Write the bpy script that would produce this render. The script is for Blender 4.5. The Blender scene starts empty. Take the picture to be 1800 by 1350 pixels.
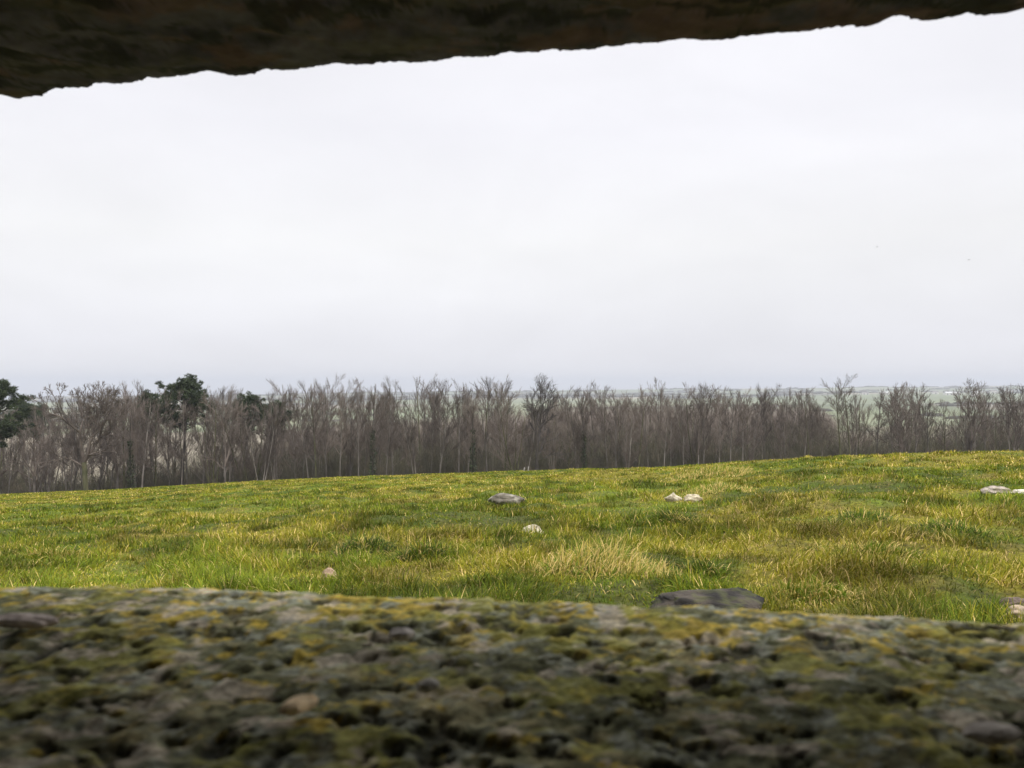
import bpy, math, random
import numpy as np
from math import radians, sin, cos, pi

S = bpy.context.scene
FPX = 1413.0                       # focal length in pixels of the 1800 px wide photograph

# ------------------------------------------------------------------ camera
cam_d = bpy.data.cameras.new('camera')
cam = bpy.data.objects.new('camera', cam_d)
S.collection.objects.link(cam)
S.camera = cam
cam.location = (0, 0, 0)
cam.rotation_euler = (radians(90), 0, 0)
cam_d.sensor_width = 36.0
cam_d.lens = 36.0 * FPX / 1800.0
cam_d.clip_start = 0.01
cam_d.clip_end = 30000
cam_d.dof.use_dof = True
cam_d.dof.focus_distance = 9.0
cam_d.dof.aperture_fstop = 14.0

# ------------------------------------------------------------------ world
SUN_EL, SUN_AZ = 48.0, 150.0       # azimuth clockwise from +Y
world = bpy.data.worlds.new('World')
S.world = world
world.use_nodes = True
wn, wl = world.node_tree.nodes, world.node_tree.links
wn.clear()
wout = wn.new('ShaderNodeOutputWorld')
bg_sky = wn.new('ShaderNodeBackground')
bg_cloud = wn.new('ShaderNodeBackground')
mixw = wn.new('ShaderNodeMixShader')
sky = wn.new('ShaderNodeTexSky')
sky.sky_type = 'NISHITA'
sky.sun_disc = False
sky.sun_elevation = radians(SUN_EL)
sky.sun_rotation = radians(SUN_AZ)
bg_sky.inputs['Strength'].default_value = 0.1
wl.new(sky.outputs[0], bg_sky.inputs['Color'])
tc = wn.new('ShaderNodeTexCoord')
sep = wn.new('ShaderNodeSeparateXYZ')
wl.new(tc.outputs['Generated'], sep.inputs[0])
ramp = wn.new('ShaderNodeValToRGB')          # overcast deck: paler band low down, brightest overhead
cr = ramp.color_ramp
cr.elements[0].position = 0.0
cr.elements[0].color = (0.86, 0.855, 0.895, 1)
cr.elements[1].position = 1.0
cr.elements[1].color = (3.1, 3.1, 3.15, 1)
for p, c in ((0.05, (0.87, 0.865, 0.91)), (0.11, (0.93, 0.925, 0.95)), (0.17, (0.97, 0.965, 0.975)), (0.30, (0.94, 0.935, 0.98)),
             (0.43, (0.97, 0.965, 1.01)), (0.55, (1.45, 1.45, 1.5)), (0.75, (2.5, 2.5, 2.55))):
    e = cr.elements.new(p); e.color = (*c, 1)
wl.new(sep.outputs['Z'], ramp.inputs[0])
mp = wn.new('ShaderNodeMapping')
mp.inputs['Scale'].default_value = (1.6, 1.6, 4.2)
mp.inputs['Location'].default_value = (0.4, 0.0, 0.7)
wl.new(tc.outputs['Generated'], mp.inputs[0])
nz = wn.new('ShaderNodeTexNoise')
nz.inputs['Scale'].default_value = 1.5
nz.inputs['Detail'].default_value = 5
nz.inputs['Roughness'].default_value = 0.5
nz.inputs['Distortion'].default_value = 0.35
wl.new(mp.outputs[0], nz.inputs['Vector'])
mr = wn.new('ShaderNodeMapRange')
mr.inputs['From Min'].default_value = 0.3
mr.inputs['From Max'].default_value = 0.7
mr.inputs['To Min'].default_value = 0.935
mr.inputs['To Max'].default_value = 1.06
wl.new(nz.outputs[0], mr.inputs[0])
wl.new(ramp.outputs[0], bg_cloud.inputs['Color'])
wl.new(mr.outputs[0], bg_cloud.inputs['Strength'])
mixw.inputs[0].default_value = 0.96
wl.new(bg_sky.outputs[0], mixw.inputs[1])
wl.new(bg_cloud.outputs[0], mixw.inputs[2])
wl.new(mixw.outputs[0], wout.inputs['Surface'])

# ------------------------------------------------------------------ sun (diffused by the overcast)
sd = bpy.data.lights.new('sun', 'SUN')
sd.energy = 1.5
sd.angle = radians(14)
sd.color = (1.0, 0.955, 0.88)
sun = bpy.data.objects.new('sun', sd)
S.collection.objects.link(sun)
a_ = radians(SUN_AZ); e_ = radians(SUN_EL)
from mathutils import Vector
sv = Vector((sin(a_) * cos(e_), cos(a_) * cos(e_), sin(e_)))
sun.rotation_euler = sv.to_track_quat('Z', 'Y').to_euler()
sun.location = (8, -20, 30)

S.view_settings.view_transform = 'Standard'
S.view_settings.look = 'None'
S.view_settings.exposure = 0.0
S.view_settings.gamma = 1.0
S.cycles.use_denoising = True
S.cycles.max_bounces = 5
S.cycles.diffuse_bounces = 3
S.cycles.glossy_bounces = 1
S.cycles.transmission_bounces = 3
S.cycles.transparent_max_bounces = 4
S.cycles.volume_bounces = 0

# ------------------------------------------------------------------ numpy noise
def _h(ix, iy, iz, seed):
    n = (ix.astype(np.int64) * 374761393 + iy.astype(np.int64) * 668265263 + iz.astype(np.int64) * 2147483647 + seed * 974711) & 0xffffffff
    n = ((n ^ (n >> 13)) * 1274126177) & 0xffffffff
    n = (n ^ (n >> 16)) & 0xffffffff
    return n / 4294967295.0
def vn(x, y, seed=0):
    x = np.asarray(x, float); y = np.asarray(y, float)
    ix = np.floor(x); iy = np.floor(y); fx = x - ix; fy = y - iy
    fx = fx * fx * (3 - 2 * fx); fy = fy * fy * (3 - 2 * fy)
    z = np.zeros_like(ix)
    a = _h(ix, iy, z, seed); b = _h(ix + 1, iy, z, seed); c = _h(ix, iy + 1, z, seed); d = _h(ix + 1, iy + 1, z, seed)
    return (a * (1 - fx) + b * fx) * (1 - fy) + (c * (1 - fx) + d * fx) * fy
def fbm(x, y, seed=0, oct=4, gain=0.5):
    t = 0; amp = 1; tot = 0
    for o in range(oct):
        t = t + amp * vn(x * 2 ** o + 17.3 * o, y * 2 ** o - 9.1 * o, seed + o); tot += amp; amp *= gain
    return t / tot
def cells(x, y, seed=0):
    """Worley: distance to nearest point, id value of it, edge distance"""
    ix = np.floor(x); iy = np.floor(y)
    best = np.full(np.shape(x), 9.0); sec = np.full(np.shape(x), 9.0); val = np.zeros(np.shape(x))
    z = np.zeros_like(ix)
    for dx in (-1, 0, 1):
        for dy in (-1, 0, 1):
            px = ix + dx + _h(ix + dx, iy + dy, z, seed); py = iy + dy + _h(ix + dx, iy + dy, z, seed + 7)
            d = np.hypot(px - x, py - y); v = _h(ix + dx, iy + dy, z, seed + 13)
            m = d < best
            sec = np.where(m, best, np.minimum(sec, d)); val = np.where(m, v, val); best = np.where(m, d, best)
    return best, val, sec - best
def sstep(a, b, x):
    t = np.clip((x - a) / (b - a), 0, 1); return t * t * (3 - 2 * t)
def lerp(a, b, t):
    t = np.asarray(t)[..., None]; return np.asarray(a) * (1 - t) + np.asarray(b) * t

# ------------------------------------------------------------------ object helpers
def link(o):
    S.collection.objects.link(o); return o
def tag(o, label=None, cat=None, group=None, kind=None):
    if label: o['label'] = label
    if cat: o['category'] = cat
    if group: o['group'] = group
    if kind: o['kind'] = kind
    return o
def empty(name, loc=(0, 0, 0)):
    o = bpy.data.objects.new(name, None); o.empty_display_size = 0.2; o.location = loc
    return link(o)
def np_mesh(name, V, quads=None, tris=None, col=None, smooth=True):
    me = bpy.data.meshes.new(name)
    V = np.ascontiguousarray(V, np.float32)
    me.vertices.add(len(V)); me.vertices.foreach_set('co', V.ravel())
    nq = 0 if quads is None else len(quads); nt = 0 if tris is None else len(tris)
    loops = []
    starts = []
    if nq: loops.append(np.asarray(quads, np.int32).ravel()); starts.append(np.arange(nq) * 4)
    if nt: loops.append(np.asarray(tris, np.int32).ravel()); starts.append(nq * 4 + np.arange(nt) * 3)
    loops = np.concatenate(loops); starts = np.concatenate(starts).astype(np.int32)
    me.loops.add(len(loops)); me.loops.foreach_set('vertex_index', loops)
    me.polygons.add(nq + nt); me.polygons.foreach_set('loop_start', starts)
    if smooth: me.polygons.foreach_set('use_smooth', np.ones(nq + nt, bool))
    me.update(calc_edges=True)
    if col is not None:
        c = np.ones((len(V), 4), np.float32); c[:, :3] = col
        at = me.color_attributes.new('Col', 'FLOAT_COLOR', 'POINT')
        at.data.foreach_set('color', c.ravel())
    return me
def obj(name, me, mat, parent=None, loc=None):
    o = bpy.data.objects.new(name, me)
    if mat and not me.materials: me.materials.append(mat)
    if parent: o.parent = parent
    if loc: o.location = loc
    return link(o)
def grid_quads(nr, nc, wrap=False):
    i = np.arange(nr - 1)[:, None]; j = np.arange(nc if wrap else nc - 1)[None, :]
    j2 = (j + 1) % nc
    a = i * nc + j; b = i * nc + j2; c = (i + 1) * nc + j2; d = (i + 1) * nc + j
    return np.stack([a, b, c, d], -1).reshape(-1, 4)

# ------------------------------------------------------------------ materials
def mat_col(name, rough=0.9, transl=0.0, spec=0.2, noise=None, bump=None):
    """principled material driven by the mesh's own albedo attribute, broken up by procedural noise"""
    m = bpy.data.materials.new(name); m.use_nodes = True
    n, l = m.node_tree.nodes, m.node_tree.links
    bs = n['Principled BSDF']
    at = n.new('ShaderNodeAttribute'); at.attribute_name = 'Col'
    c = at.outputs['Color']
    bs.inputs['Roughness'].default_value = rough
    bs.inputs['Specular IOR Level'].default_value = spec
    tcn = n.new('ShaderNodeTexCoord')
    if noise:
        sc, lo, hi = noise
        t = n.new('ShaderNodeTexNoise'); t.inputs['Scale'].default_value = sc; t.inputs['Detail'].default_value = 6
        l.new(tcn.outputs['Object'], t.inputs['Vector'])
        r = n.new('ShaderNodeMapRange'); r.inputs['From Min'].default_value = 0.3; r.inputs['From Max'].default_value = 0.7
        r.inputs['To Min'].default_value = lo; r.inputs['To Max'].default_value = hi
        l.new(t.outputs[0], r.inputs[0])
        mx = n.new('ShaderNodeVectorMath'); mx.operation = 'SCALE'
        l.new(c, mx.inputs[0]); l.new(r.outputs[0], mx.inputs['Scale'])
        c = mx.outputs[0]
    if bump:
        t = n.new('ShaderNodeTexNoise'); t.inputs['Scale'].default_value = bump[0]; t.inputs['Detail'].default_value = 8
        l.new(tcn.outputs['Object'], t.inputs['Vector'])
        b = n.new('ShaderNodeBump'); b.inputs['Distance'].default_value = bump[1]; b.inputs['Strength'].default_value = 0.8
        l.new(t.outputs[0], b.inputs['Height']); l.new(b.outputs[0], bs.inputs['Normal'])
    l.new(c, bs.inputs['Base Color'])
    if transl:
        tr = n.new('ShaderNodeBsdfTranslucent'); l.new(c, tr.inputs['Color'])
        mx = n.new('ShaderNodeMixShader'); mx.inputs[0].default_value = transl
        l.new(bs.outputs[0], mx.inputs[1]); l.new(tr.outputs[0], mx.inputs[2])
        l.new(mx.outputs[0], n['Material Output'].inputs['Surface'])
    return m
def mat_noise(name, c1, c2, scale, rough=0.9, c3=None, stretch=(1, 1, 1), bump=None, obj_rand=0.0):
    m = bpy.data.materials.new(name); m.use_nodes = True
    n, l = m.node_tree.nodes, m.node_tree.links
    bs = n['Principled BSDF']; bs.inputs['Roughness'].default_value = rough
    bs.inputs['Specular IOR Level'].default_value = 0.2
    tcn = n.new('ShaderNodeTexCoord'); mpn = n.new('ShaderNodeMapping'); mpn.inputs['Scale'].default_value = stretch
    l.new(tcn.outputs['Object'], mpn.inputs[0])
    t = n.new('ShaderNodeTexNoise'); t.inputs['Scale'].default_value = scale; t.inputs['Detail'].default_value = 6
    l.new(mpn.outputs[0], t.inputs['Vector'])
    r = n.new('ShaderNodeValToRGB')
    r.color_ramp.elements[0].position = 0.35; r.color_ramp.elements[0].color = (*c1, 1)
    r.color_ramp.elements[1].position = 0.68; r.color_ramp.elements[1].color = (*c2, 1)
    if c3:
        e = r.color_ramp.elements.new(0.52); e.color = (*c3, 1)
    l.new(t.outputs[0], r.inputs[0])
    c = r.outputs[0]
    if obj_rand:
        oi = n.new('ShaderNodeObjectInfo')
        mr2 = n.new('ShaderNodeMapRange'); mr2.inputs['To Min'].default_value = 1 - obj_rand; mr2.inputs['To Max'].default_value = 1 + obj_rand
        l.new(oi.outputs['Random'], mr2.inputs[0])
        mx = n.new('ShaderNodeVectorMath'); mx.operation = 'SCALE'
        l.new(c, mx.inputs[0]); l.new(mr2.outputs[0], mx.inputs['Scale']); c = mx.outputs[0]
    l.new(c, bs.inputs['Base Color'])
    if bump:
        t2 = n.new('ShaderNodeTexNoise'); t2.inputs['Scale'].default_value = bump[0]; t2.inputs['Detail'].default_value = 8
        l.new(tcn.outputs['Object'], t2.inputs['Vector'])
        b = n.new('ShaderNodeBump'); b.inputs['Distance'].default_value = bump[1]
        l.new(t2.outputs[0], b.inputs['Height']); l.new(b.outputs[0], bs.inputs['Normal'])
    return m

M_ground = mat_col('turf_soil', noise=(26.0, 0.45, 1.5), bump=(30, 0.04))
M_grass = mat_col('grass_blade', rough=0.6, transl=0.30, spec=0.12)
M_lichen = mat_col('lichen_concrete', rough=0.95, spec=0.15, noise=(260, 0.65, 1.35), bump=(420, 0.0012))
M_ceiling = mat_col('weathered_concrete', rough=0.95, spec=0.1, noise=(60, 0.75, 1.3), bump=(150, 0.002))
M_stone = mat_col('field_stone', rough=0.9, spec=0.2, noise=(22, 0.7, 1.3), bump=(45, 0.01))
M_bark = mat_noise('bare_bark', (0.10, 0.088, 0.075), (0.24, 0.215, 0.19), 3.0, stretch=(1, 1, 0.3), obj_rand=0.3)
M_bark_dark = mat_noise('dark_bark', (0.035, 0.03, 0.028), (0.09, 0.08, 0.07), 3.0, stretch=(1, 1, 0.3), obj_rand=0.2)
M_bark_green = mat_noise('algae_bark', (0.06, 0.065, 0.03), (0.14, 0.13, 0.075), 3.0, stretch=(1, 1, 0.3), obj_rand=0.25)
M_twig = mat_noise('bare_twigs', (0.115, 0.094, 0.078), (0.20, 0.166, 0.142), 1.2, obj_rand=0.4)
M_twig_dark = mat_noise('dark_twigs', (0.06, 0.052, 0.05), (0.11, 0.095, 0.09), 1.2, obj_rand=0.2)
M_needle = mat_noise('pine_needles', (0.028, 0.042, 0.022), (0.075, 0.095, 0.045), 1.6, rough=0.7)
M_ivy = mat_noise('ivy_leaves', (0.02, 0.032, 0.012), (0.055, 0.07, 0.03), 3.0, rough=0.5)
M_brush = mat_noise('undergrowth_twigs', (0.045, 0.037, 0.030), (0.15, 0.118, 0.085), 0.5, c3=(0.07, 0.068, 0.04))
M_farwood = mat_noise('far_wood_twigs', (0.15, 0.12, 0.105), (0.22, 0.18, 0.155), 0.06, c3=(0.18, 0.15, 0.12))

# ------------------------------------------------------------------ terrain (camera height is z = 0)
EDGE_U = np.array([-400, 0, 200, 400, 600, 850, 1000, 1150, 1230, 1300, 1380, 1430, 1600, 1800, 2300]) 
EDGE_V = np.array([880, 869, 861, 849, 839, 831, 826, 823, 819, 815, 812, 806, 802, 799, 796])
HOR_U = np.array([-400, 0, 100, 300, 600, 900, 1200, 1500, 1800, 2300])
HOR_V = np.array([704, 703, 697, 695, 691, 687, 684, 681, 679, 678])
RC_U = np.array([-400, 0, 400, 850, 1150, 1300, 1450, 1800, 2300])
RC_V = np.array([66, 62, 52, 42, 30, 24, 22, 21, 21.])
def ground_base(x, y):
    r = np.maximum(np.hypot(x, y), 0.05)
    yy = np.where(y > 0.25 * r, y, 0.25 * r)
    u = 900 + FPX * np.clip(x / yy, -1.1, 1.1)
    g = yy / r                                       # slopes are per metre of y in the picture
    e = (np.interp(u, EDGE_U, EDGE_V) - 675) / FPX * g
    hz = (np.interp(u, HOR_U, HOR_V) - 675) / FPX * g
    rc = np.interp(u, RC_U, RC_V)
    A = (0.262 - e) / (1 / 3.4 - 1 / rc)
    near = e + A * (1 / r - 1 / rc)
    R = [np.log(rc), np.log(100.) + 0 * rc, np.log(230.) + 0 * rc, np.log(600.) + 0 * rc, np.log(1500.) + 0 * rc, np.log(3300.) + 0 * rc, np.log(4600.) + 0 * rc, np.log(9000.) + 0 * rc]
    Sx = [e, e + 0.013, e * 0.93, 0.30 * e + 0.022, hz + 0.018, hz + 0.006, hz, hz + 0.012]
    lr = np.log(r)
    s = near.copy()
    for k in range(len(R) - 1):
        t = np.clip((lr - R[k]) / (R[k + 1] - R[k]), 0, 1); t = t * t * (3 - 2 * t)
        s = np.where(lr >= R[k], Sx[k] * (1 - t) + Sx[k + 1] * t, s)
    return -s * r
def ground_z(x, y):
    x = np.asarray(x, float); y = np.asarray(y, float)
    r = np.hypot(x, y)
    z = ground_base(x, y)
    n1 = fbm(x * 0.22, y * 0.22, 3, 3) - 0.5
    n2 = fbm(x * 0.9, y * 0.9, 11, 3) - 0.5
    n3 = fbm(x * 3.1, y * 3.1, 23, 2) - 0.5
    k = sstep(1.0, 6.0, r)
    z = z + k * (0.14 * n1) * (1 - sstep(15, 50, r)) + 0.17 * n2 * sstep(1.5, 4, r) * (1 - 0.45 * sstep(20, 60, r)) + 0.11 * n3 * sstep(1.5, 3, r) * (1 - sstep(15, 40, r))
    z = z + (fbm(x / 260., y / 260., 31, 3) - 0.5) * 9 * sstep(300, 900, r)
    return z
def px_ground(u, v):
    """point of the field seen at a photograph pixel: first hit of the pixel's ray on the terrain"""
    t = np.concatenate([np.linspace(1.5, 30, 1200), np.linspace(30, 90, 900)])
    x = (u - 900) / FPX * t; z = (675 - v) / FPX * t
    g = ground_z(x, t)
    i = int(np.argmax(z <= g)) if (z <= g).any() else len(t) - 1
    return float(x[i]), float(t[i]), float(g[i])

C_GREEN = np.array([0.103, 0.158, 0.010]); C_FRESH = np.array([0.180, 0.245, 0.018]); C_YEL = np.array([0.34, 0.29, 0.026])
C_STRAW = np.array([0.68, 0.50, 0.20]); C_DARK = np.array([0.06, 0.085, 0.018]); C_SOIL = np.array([0.13, 0.085, 0.045])
def patch(x, y):
    """dryness 0..1 and lushness 0..1 of the turf"""
    r = np.hypot(x, y)
    d = 0.42 * fbm(x * 0.35, y * 0.22, 41, 4) + 0.58 * fbm(x * 2.2, y * 1.8, 47, 3)
    d = sstep(0.43, 0.64, d + 0.03 * sstep(6, 14, r))
    g = sstep(0.45, 0.68, fbm(x * 0.6 + 5, y * 0.45, 53, 4))
    return d, g
def build_ground():
    ph = np.concatenate([np.linspace(-180, -62, 50)[:-1], np.linspace(-62, -40, 40)[:-1], np.linspace(-40, 40, 520), np.linspace(40, 62, 40)[1:], np.linspace(62, 180, 50)[1:-1]])
    ph = np.radians(ph)
    rr = np.concatenate([[0.35, 0.8, 1.3], np.geomspace(1.7, 110, 420), np.geomspace(110, 9000, 230)[1:]])
    P, R = np.meshgrid(ph, rr)
    X = R * np.sin(P); Y = R * np.cos(P); Z = ground_z(X, Y)
    V = np.stack([X, Y, Z], -1).reshape(-1, 3)
    q = grid_quads(len(rr), len(ph), wrap=True)
    V = np.vstack([V, [[0, 0, ground_z(np.array([0.01]), np.array([0.01]))[0]]]])
    n = len(ph); c = len(V) - 1
    tr = np.stack([np.full(n, c), (np.arange(n) + 1) % n, np.arange(n)], -1)
    x, y = V[:, 0], V[:, 1]; r = np.hypot(x, y)
    d, g = patch(x, y)
    near = lerp(lerp(C_GREEN * 0.85, C_FRESH, g), C_YEL * 0.95, d * 0.8)
    near = lerp(near, C_SOIL, (0.12 + 0.3 * sstep(.4, .6, fbm(x * 9, y * 9, 29, 3))) * (1 - sstep(8, 25, r)))
    near = near * .62  # darkened throughout: shade of the thatch between blades painted in
    # far farmland in parcels, with some plough, set-aside and winter wheat
    a = 0.45
    xr = x * cos(a) - y * sin(a); yr = x * sin(a) + y * cos(a)
    bd, val, ed = cells(xr / 420. + 0.15 * vn(x / 200, y / 200, 2), yr / 330., 61)
    pal = np.array([[0.15, 0.18, 0.08], [0.22, 0.23, 0.12], [0.25, 0.21, 0.15], [0.14, 0.17, 0.08], [0.28, 0.22, 0.17], [0.20, 0.22, 0.12], [0.17, 0.20, 0.10]])
    far = pal[np.clip((val * 7).astype(int), 0, 6)]
    far = far * (0.85 + 0.3 * fbm(x / 40., y / 40., 71, 3))[:, None]
    far = lerp(far, np.array([0.10, 0.105, 0.07]), .6 * (1 - sstep(0.01, 0.03, ed)))
    far = lerp(far, np.array([0.16, 0.17, 0.105]), .4)  # parcel colours pulled toward one tone, distance haze painted in
    wd = sstep(0.60, 0.63, fbm(x / 700., y / 350., 77, 3)) * sstep(900, 1500, r)
    far = lerp(far, np.array([0.06, 0.062, 0.05]), wd)
    floor = np.array([0.09, 0.075, 0.055])           # leaf litter under the trees
    col = lerp(near, floor, sstep(86, 94, r))
    col = lerp(col, far, sstep(128, 150, r))
    o = obj('ground', np_mesh('ground', V, q, tr, col), M_ground)
    tag(o, kind='structure')
build_ground()

# ------------------------------------------------------------------ grass
rng = np.random.default_rng(5)
def blades(x, y, z, L, W, lean, az, droop, col, segs):
    """curved tapering blades; returns verts, quads, tris, colours"""
    n = len(x)
    dx, dy = np.cos(az), np.sin(az)
    tw = az + pi / 2 + rng.uniform(-0.9, 0.9, n)
    wx, wy = np.cos(tw), np.sin(tw)
    ts = np.linspace(0, 1, segs + 1)
    V = []; 
    for k, t in enumerate(ts):
        ang = lean + droop * t
        # integrate the arc coarsely
        hh = L * t * np.cos(lean + droop * t * 0.5); ho = L * t * np.sin(lean + droop * t * 0.5)
        cx = x + dx * ho; cy = y + dy * ho; cz = z + hh
        if k < segs:
            w = W * (1 - 0.75 * t ** 1.5) * 0.5
            V.append(np.stack([cx - wx * w, cy - wy * w, cz], -1)); V.append(np.stack([cx + wx * w, cy + wy * w, cz], -1))
        else:
            V.append(np.stack([cx, cy, cz], -1))
    nv = len(V)
    V = np.stack(V, 1).reshape(-1, 3)
    b = (np.arange(n) * nv)[:, None]
    Q = np.concatenate([b + np.array([[2 * k, 2 * k + 1, 2 * k + 3, 2 * k + 2]]) for k in range(segs - 1)], 0) if segs > 1 else None
    T = b + np.array([[2 * segs - 2, 2 * segs - 1, 2 * segs]])
    C = np.repeat(col, nv, axis=0)
    return V, Q, T, C
def join(parts):
    Vs, Qs, Ts, Cs = [], [], [], []; o = 0
    for V, Q, T, C in parts:
        Vs.append(V); Cs.append(C)
        if Q is not None: Qs.append(Q + o)
        Ts.append(T + o); o += len(V)
    return np.vstack(Vs), np.vstack(Qs), np.vstack(Ts), np.vstack(Cs)

# photograph pixel, radius (m)
TUSSOCKS = [  # u, v, radius, blade length, dryness, darkness, label, n
    (1065, 1003, 0.40, 0.145, 0.92, 0.0, 'large straw-yellow grass tussock in the middle of the near field'),
    (90, 985, 0.24, 0.17, 0.75, 0.0, 'yellowish grass tussock at the far left of the near field'),
    (640, 970, 0.22, 0.15, 0.30, 0.65, 'dark green grass tussock left of the centre, the left one of two side by side'),
    (738, 985, 0.22, 0.15, 0.28, 0.65, 'dark green grass tussock left of the centre, the right one of two side by side'),
    (1182, 915, 0.26, 0.13, 0.30, 0.65, 'dark green grass tussock in front of the two small pale stones'),
    (1500, 918, 0.34, 0.12, 0.30, 0.4, 'low dark tussock in the right-hand half of the field'),
    (1545, 985, 0.36, 0.13, 0.7, 0.1, 'pale yellow-green tussock right of the dark flat stone'),
    (1240, 1015, 0.15, 0.13, 0.2, 0.4, 'small fresh green tussock right behind the dark flat stone'),
    (1430, 1050, 0.26, 0.14, 0.7, 0.0, 'long leaning yellow tussock just right of the dark flat stone'),
    (1255, 835, 0.9, 0.20, 0.9, 0.0, 'thin dry tussock standing up on the crest of the field'),
    (1680, 935, 0.30, 0.13, 0.25, 0.4, 'deep green tussock toward the right edge of the field'),
    (1255, 865, 0.5, 0.16, 0.85, 0.0, 'straw-coloured tussock behind the two small pale stones'),
]
BARE = [  # worn earth patches
    (1602, 826, 0.9), (1070, 843, 1.0), (455, 880, 1.2), (1490, 858, 0.9), (905, 912, 0.35), (1360, 872, 0.4), (1790, 1060, 0.2)]
STONE_SPOTS = []
bare_pts = [(*px_ground(u, v)[:2], r) for u, v, r in BARE]
tus_pts = [(*px_ground(t[0], t[1]), t) for t in TUSSOCKS]

def grass_field():
    N = 1600000
    k0 = 0.5
    r0, r1 = 1.9, 72.0
    U = rng.random(N)
    r = (r0 ** k0 + U * (r1 ** k0 - r0 ** k0)) ** (1 / k0)
    ph = rng.uniform(-0.74, 0.74, N)
    x, y = r * np.sin(ph), r * np.cos(ph)
    cl = fbm(x * 2.6, y * 2.6, 83, 3)                       # clumping
    keep = rng.random(N) < (0.6 + 0.6 * sstep(0.3, 0.6, cl))
    for bx, by, br in bare_pts:
        dd = np.hypot(x - bx, y - by) / (br * (0.6 + 0.8 * vn(x * 3, y * 3, 5)))
        keep &= rng.random(N) < (0.35 + 0.65 * sstep(0.6, 1.1, dd))
    for sx, sy, sr in STONE_SPOTS:
        keep &= np.hypot(x - sx, y - sy) > sr
    x, y, r, cl = x[keep], y[keep], r[keep], cl[keep]; n = len(x)
    z = ground_z(x, y) - 0.006
    d, g = patch(x, y)
    f = rng.random(n)
    dry = f < (0.06 + 0.28 * d)
    straw = rng.random(n) < (0.04 + 0.12 * d ** 2)
    col = lerp(C_GREEN, C_FRESH, np.clip(g * 0.8 + rng.normal(0, 0.35, n), -0.2, 1.3))
    col = lerp(col, C_YEL, np.clip(0.12 + d * 0.45 + rng.normal(0, 0.15, n), 0, 1))
    col[dry] = C_YEL * rng.uniform(0.8, 1.25, (dry.sum(), 1))
    col[straw] = C_STRAW * rng.uniform(0.75, 1.3, (straw.sum(), 1))
    dk = (rng.random(n) < 0.3) & ~straw
    col[dk] *= 0.5
    hum = .45 * fbm(x * 1.5 + 7, y * 1.5, 97, 3) + .55 * fbm(x * 5 + 7, y * 5, 98, 2)                 # dark lush clumps and pale dry ones, with shade of hollows painted in
    col = col * (0.52 + 0.68 * sstep(.34, .58, hum))[:, None]
    tall = sstep(0.42, 0.70, cl)
    L = (0.030 + 0.060 * tall) * rng.uniform(0.6, 1.5, n)
    L = np.where(straw, L * 0.95, L)
    L *= np.interp(r, [2, 5, 12, 30, 70], [1.05, 1.0, 0.9, 0.75, 0.75])
    W = np.interp(r, [2, 4, 8, 15, 30, 70], [0.0034, 0.0042, 0.0075, 0.013, 0.026, 0.06]) * rng.uniform(0.7, 1.3, n)
    flow = fbm(x * 0.8, y * 0.8, 91, 2) * 12
    az = np.where(rng.random(n) < 0.4, flow + rng.normal(0, 1.0, n), rng.uniform(0, 2 * pi, n))
    lean = np.abs(rng.normal(0.3, 0.42, n)); droop = rng.uniform(0.2, 2.1, n)
    nr = r < 7
    P = []
    for m, sg in ((nr, 4), (~nr, 2)):
        P.append(blades(x[m], y[m], z[m], L[m], W[m], lean[m], az[m], droop[m], col[m], sg))
    V, Q, T, C = join(P)
    o = obj('grass', np_mesh('grass', V, Q, T, C), M_grass)
    tag(o, 'short green and yellow pasture grass covering the whole field', 'grass', kind='stuff')

def tussock(cx, cy, cz, R, Ln, dry, dark, label):
    n = int(2300 * min(1.6, (R / 0.3)) )
    a = rng.uniform(0, 2 * pi, n); rr = R * np.sqrt(rng.random(n)) * (0.75 + 0.5 * vn(np.cos(a) * 2 + cx, np.sin(a) * 2 + cy, 9))
    x = cx + rr * np.cos(a); y = cy + rr * np.sin(a) * 0.8
    cl = vn(x * 9, y * 9, 15); keepm = rng.random(n) < .25 + 1.1 * cl; a, rr, x, y, cl = a[keepm], rr[keepm], x[keepm], y[keepm], cl[keepm]; n = len(x)
    z = ground_z(x, y) - 0.004 + 0.05 * (1 - np.clip(rr / R, 0, 1) ** 2) * min(1, Ln / 0.15) - 0.01
    k = np.clip(rr / R, 0, 1)
    L = Ln * rng.uniform(0.3, 1.15, n) * (1 - 0.5 * k) * (.6 + .6 * cl)
    wind = rng.uniform(0, 6.28)
    az = a + rng.normal(0, 1.0, n)
    az = np.where(rng.random(n) < (0.6 if dry > .5 else .4), wind + rng.normal(0, 0.5, n), az)
    col = lerp(C_GREEN, C_FRESH, np.clip(rng.normal(0.3, 0.3, n), 0, 1))
    m = rng.random(n) < dry * (.72 if dry > .9 else .6)
    col[m] = lerp(C_YEL * .9, C_STRAW * .85, rng.random(m.sum())) * rng.uniform(0.85, 1.25, (m.sum(), 1))
    m2 = (rng.random(n) < dark) & ~m
    col[m2] = C_DARK * rng.uniform(0.8, 1.3, (m2.sum(), 1))  # dark green blades, partly tussock shadow painted into their colour
    m3 = rng.random(n) < 0.04
    col[m3] = C_STRAW * 1.1
    dist = math.hypot(cx, cy)
    W = np.interp(dist, [3, 6, 12, 25], [0.0042, 0.006, 0.010, 0.02]) * rng.uniform(0.7, 1.3, n)
    V, Q, T, C = blades(x, y, z, L, W, np.abs(rng.normal(0.15, 0.2, n)) + 0.45 * k, az, rng.uniform(0.3, 2.3, n), col, 4)
    V = V - np.array([cx, cy, cz])
    o = obj('grass_tussock', np_mesh('grass_tussock', V, Q, T, C), M_grass, loc=(cx, cy, cz))
    tag(o, label, 'grass tussock', 'tussocks rising out of the short grass')

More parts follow.
